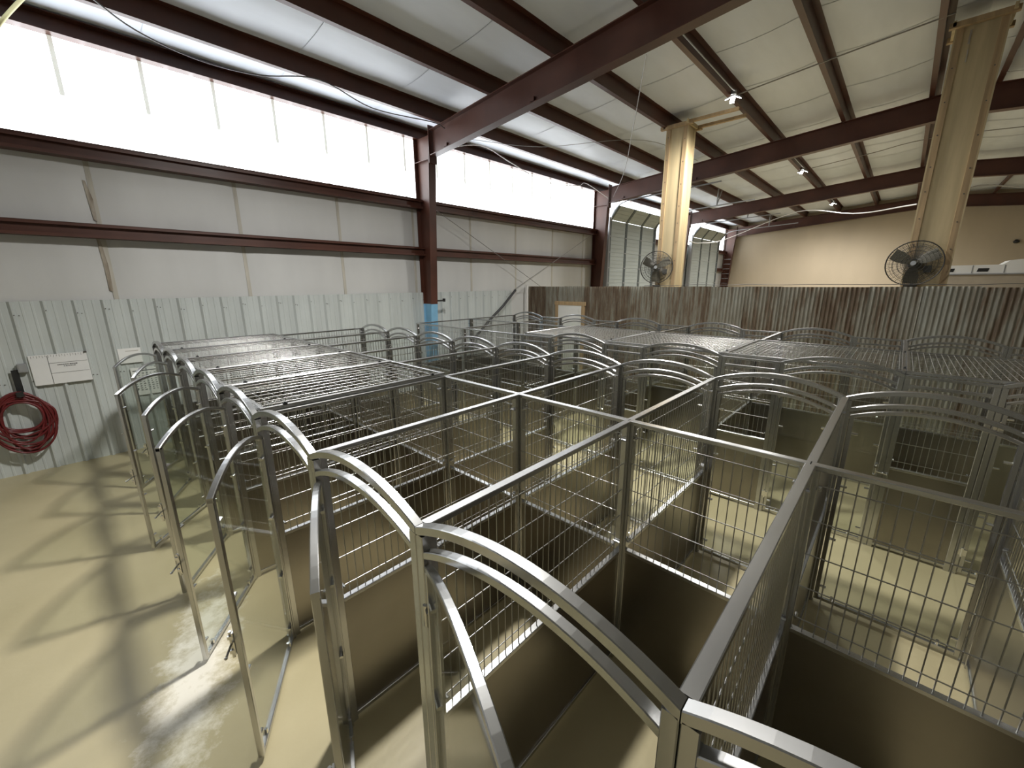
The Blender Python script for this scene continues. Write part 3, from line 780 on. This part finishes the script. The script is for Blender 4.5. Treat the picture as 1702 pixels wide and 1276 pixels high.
obj('sheet', MB().box(-.15,.15,-.004,.004,-.12,.12).mesh('sheet', M['paper']), n1)
obj('print', MB().box(-.06,.10,-.006,-.004,.07,.08).mesh('print', M['seam']), n1)
n2 = thing('wall_chart', 'pale chart with rows of dark marks below the paper notice', 'notice', (.66, YW-.035, 1.16))
obj('sheet', MB().box(-.17,.17,-.004,.004,-.24,.22).mesh('sheet', M['paper']), n2)
mk = MB().box(-.15,.15,-.006,-.004,.16,.175)
for r_ in range(9):
    for c_ in range(6):
        mk.box(-.14+.05*c_,-.14+.05*c_+r2.uniform(.012,.03),-.006,-.004,.115-.035*r_,.128-.035*r_)
obj('marks', mk.mesh('marks', M['ink']), n2)
thing('black_hose', 'thick black hose leaning diagonally against the white ribbed wall', 'hose', data=MB().tube([(9.72,YW-.10,2.50),(9.5,YW-.12,2.33),(9.1,YW-.14,2.02),(8.67,YW-.16,1.75),(8.3,YW-.17,1.48),(7.9,YW-.17,1.18),(7.3,YW-.15,.55),(6.9,YW-.2,.05)], .035, 8).mesh('black_hose', M['black'], True))
thing('corner_pipe', 'white pipe up the corner where the rusty wall meets the white wall', 'pipe', data=MB().cyl((10.30,YW-.08,0),(10.30,YW-.08,2.62),.03,10).mesh('corner_pipe', M['cable']))

# ------------------------------------------------------------------ rods and cables
def cable(name, label, pts, r, m, cat='cable'):
    # smooth through points with Catmull-Rom
    P = [Vector(p) for p in pts]; P = [P[0]*2-P[1]] + P + [P[-1]*2-P[-2]]; out = []
    for i in range(1, len(P)-2):
        for k in range(6):
            t = k/6; a, b, c, d = P[i-1], P[i], P[i+1], P[i+2]
            out.append(.5*((2*b)+(c-a)*t+(2*a-5*b+4*c-d)*t*t+(3*b-a-3*c+d)*t**3))
    out.append(P[-2])
    return thing(name, label, cat, data=MB().tube(out, r, 6).mesh(name, M[m], True))
cable('brace_rod', 'thin steel brace rod crossing down rightward on the wall bay', [(6.6,YW-.24,4.5),(8.5,YW-.24,3.65),(10.9,YW-.24,2.55)], .008, 'rodm', 'rod')
cable('brace_rod', 'thin steel brace rod crossing down leftward on the wall bay', [(13.9,YW-.22,4.5),(11.5,YW-.22,3.4),(9.5,YW-.22,2.5)], .008, 'rodm', 'rod')
cable('ceiling_wire', 'dark wire sagging under the roof in the near left bay', [(.70,7.45,6.02),(1.25,8.03,6.0),(1.99,8.33,6.0),(2.76,8.2,6.0),(3.6,7.88,6.1),(4.69,8.06,6.0),(5.9,7.8,6.0),(6.3,7.9,6.0)], .010, 'dcable')
cable('roof_brace_cable', 'thin cable slanting from the near rafter toward the second column', [(6.5,3.34,5.98),(9.3,5.0,6.0),(12.0,6.65,5.9),(14.1,8.2,5.7)], .007, 'rodm')
cable('tie_cable', 'long straight cable from the nearest lamp to the large wooden column', [(10.3,3.17,6.50),(10.3,1.5,6.66),(10.3,.1,6.78)], .012, 'rodm')
cable('tie_cable', 'thin cable stretched under the roof from the second lamp to the right', [(18.3,3.02,6.50),(18.3,1.5,6.66),(18.3,-.3,6.80),(18.3,-5,6.40)], .012, 'rodm')
cable('tie_wire', 'thin level wire crossing below the ceiling behind the capped column', [(7.0,8.1,6.0),(9.0,7.38,6.1),(10.4,5.3,6.12),(13.0,4.9,6.08)], .006, 'rodm')
cable('white_cable', 'white cable drooping from the near rafter along the eave', [(6.6,8.3,5.75),(7.76,8.3,6.05),(8.96,8.4,5.9),(10.53,8.5,5.70),(12.28,8.5,5.85),(12.8,8.5,6.0),(14.1,8.4,5.7)], .011, 'cable')
cable('white_cable', 'long white cable hanging across the far bays to the large column', [(11.4,4.30,3.75),(15.0,5.3,4.0),(20.0,6.0,4.53),(22.0,3.88,5.62),(17.0,1.52,4.74),(11.3,.08,4.12)], .013, 'cable')
cable('white_cable', 'white cable swagged to the right of the large wooden column', [(11.3,-.55,4.25),(12.0,-.62,4.42),(14.0,-1.02,4.70),(16.0,-1.9,4.80),(19,-3.5,4.9)], .014, 'cable')
cable('top_cable', 'thin cable lying along the top edge of the rusty wall', [(XR,5.0,ZR+.02)]+[(XR+.02*math.sin(q*3), 4.2-q*.55, ZR+.02+.03*abs(math.sin(q*1.7))) for q in range(12)], .006, 'dcable')
cable('yellow_strap', 'yellow strap crossing the top left corner of the roof', [(-.05,8.9,5.80),(.10,8.75,5.98),(.30,8.3,6.1),(.42,7.9,6.12)], .022, 'yellow', 'strap')
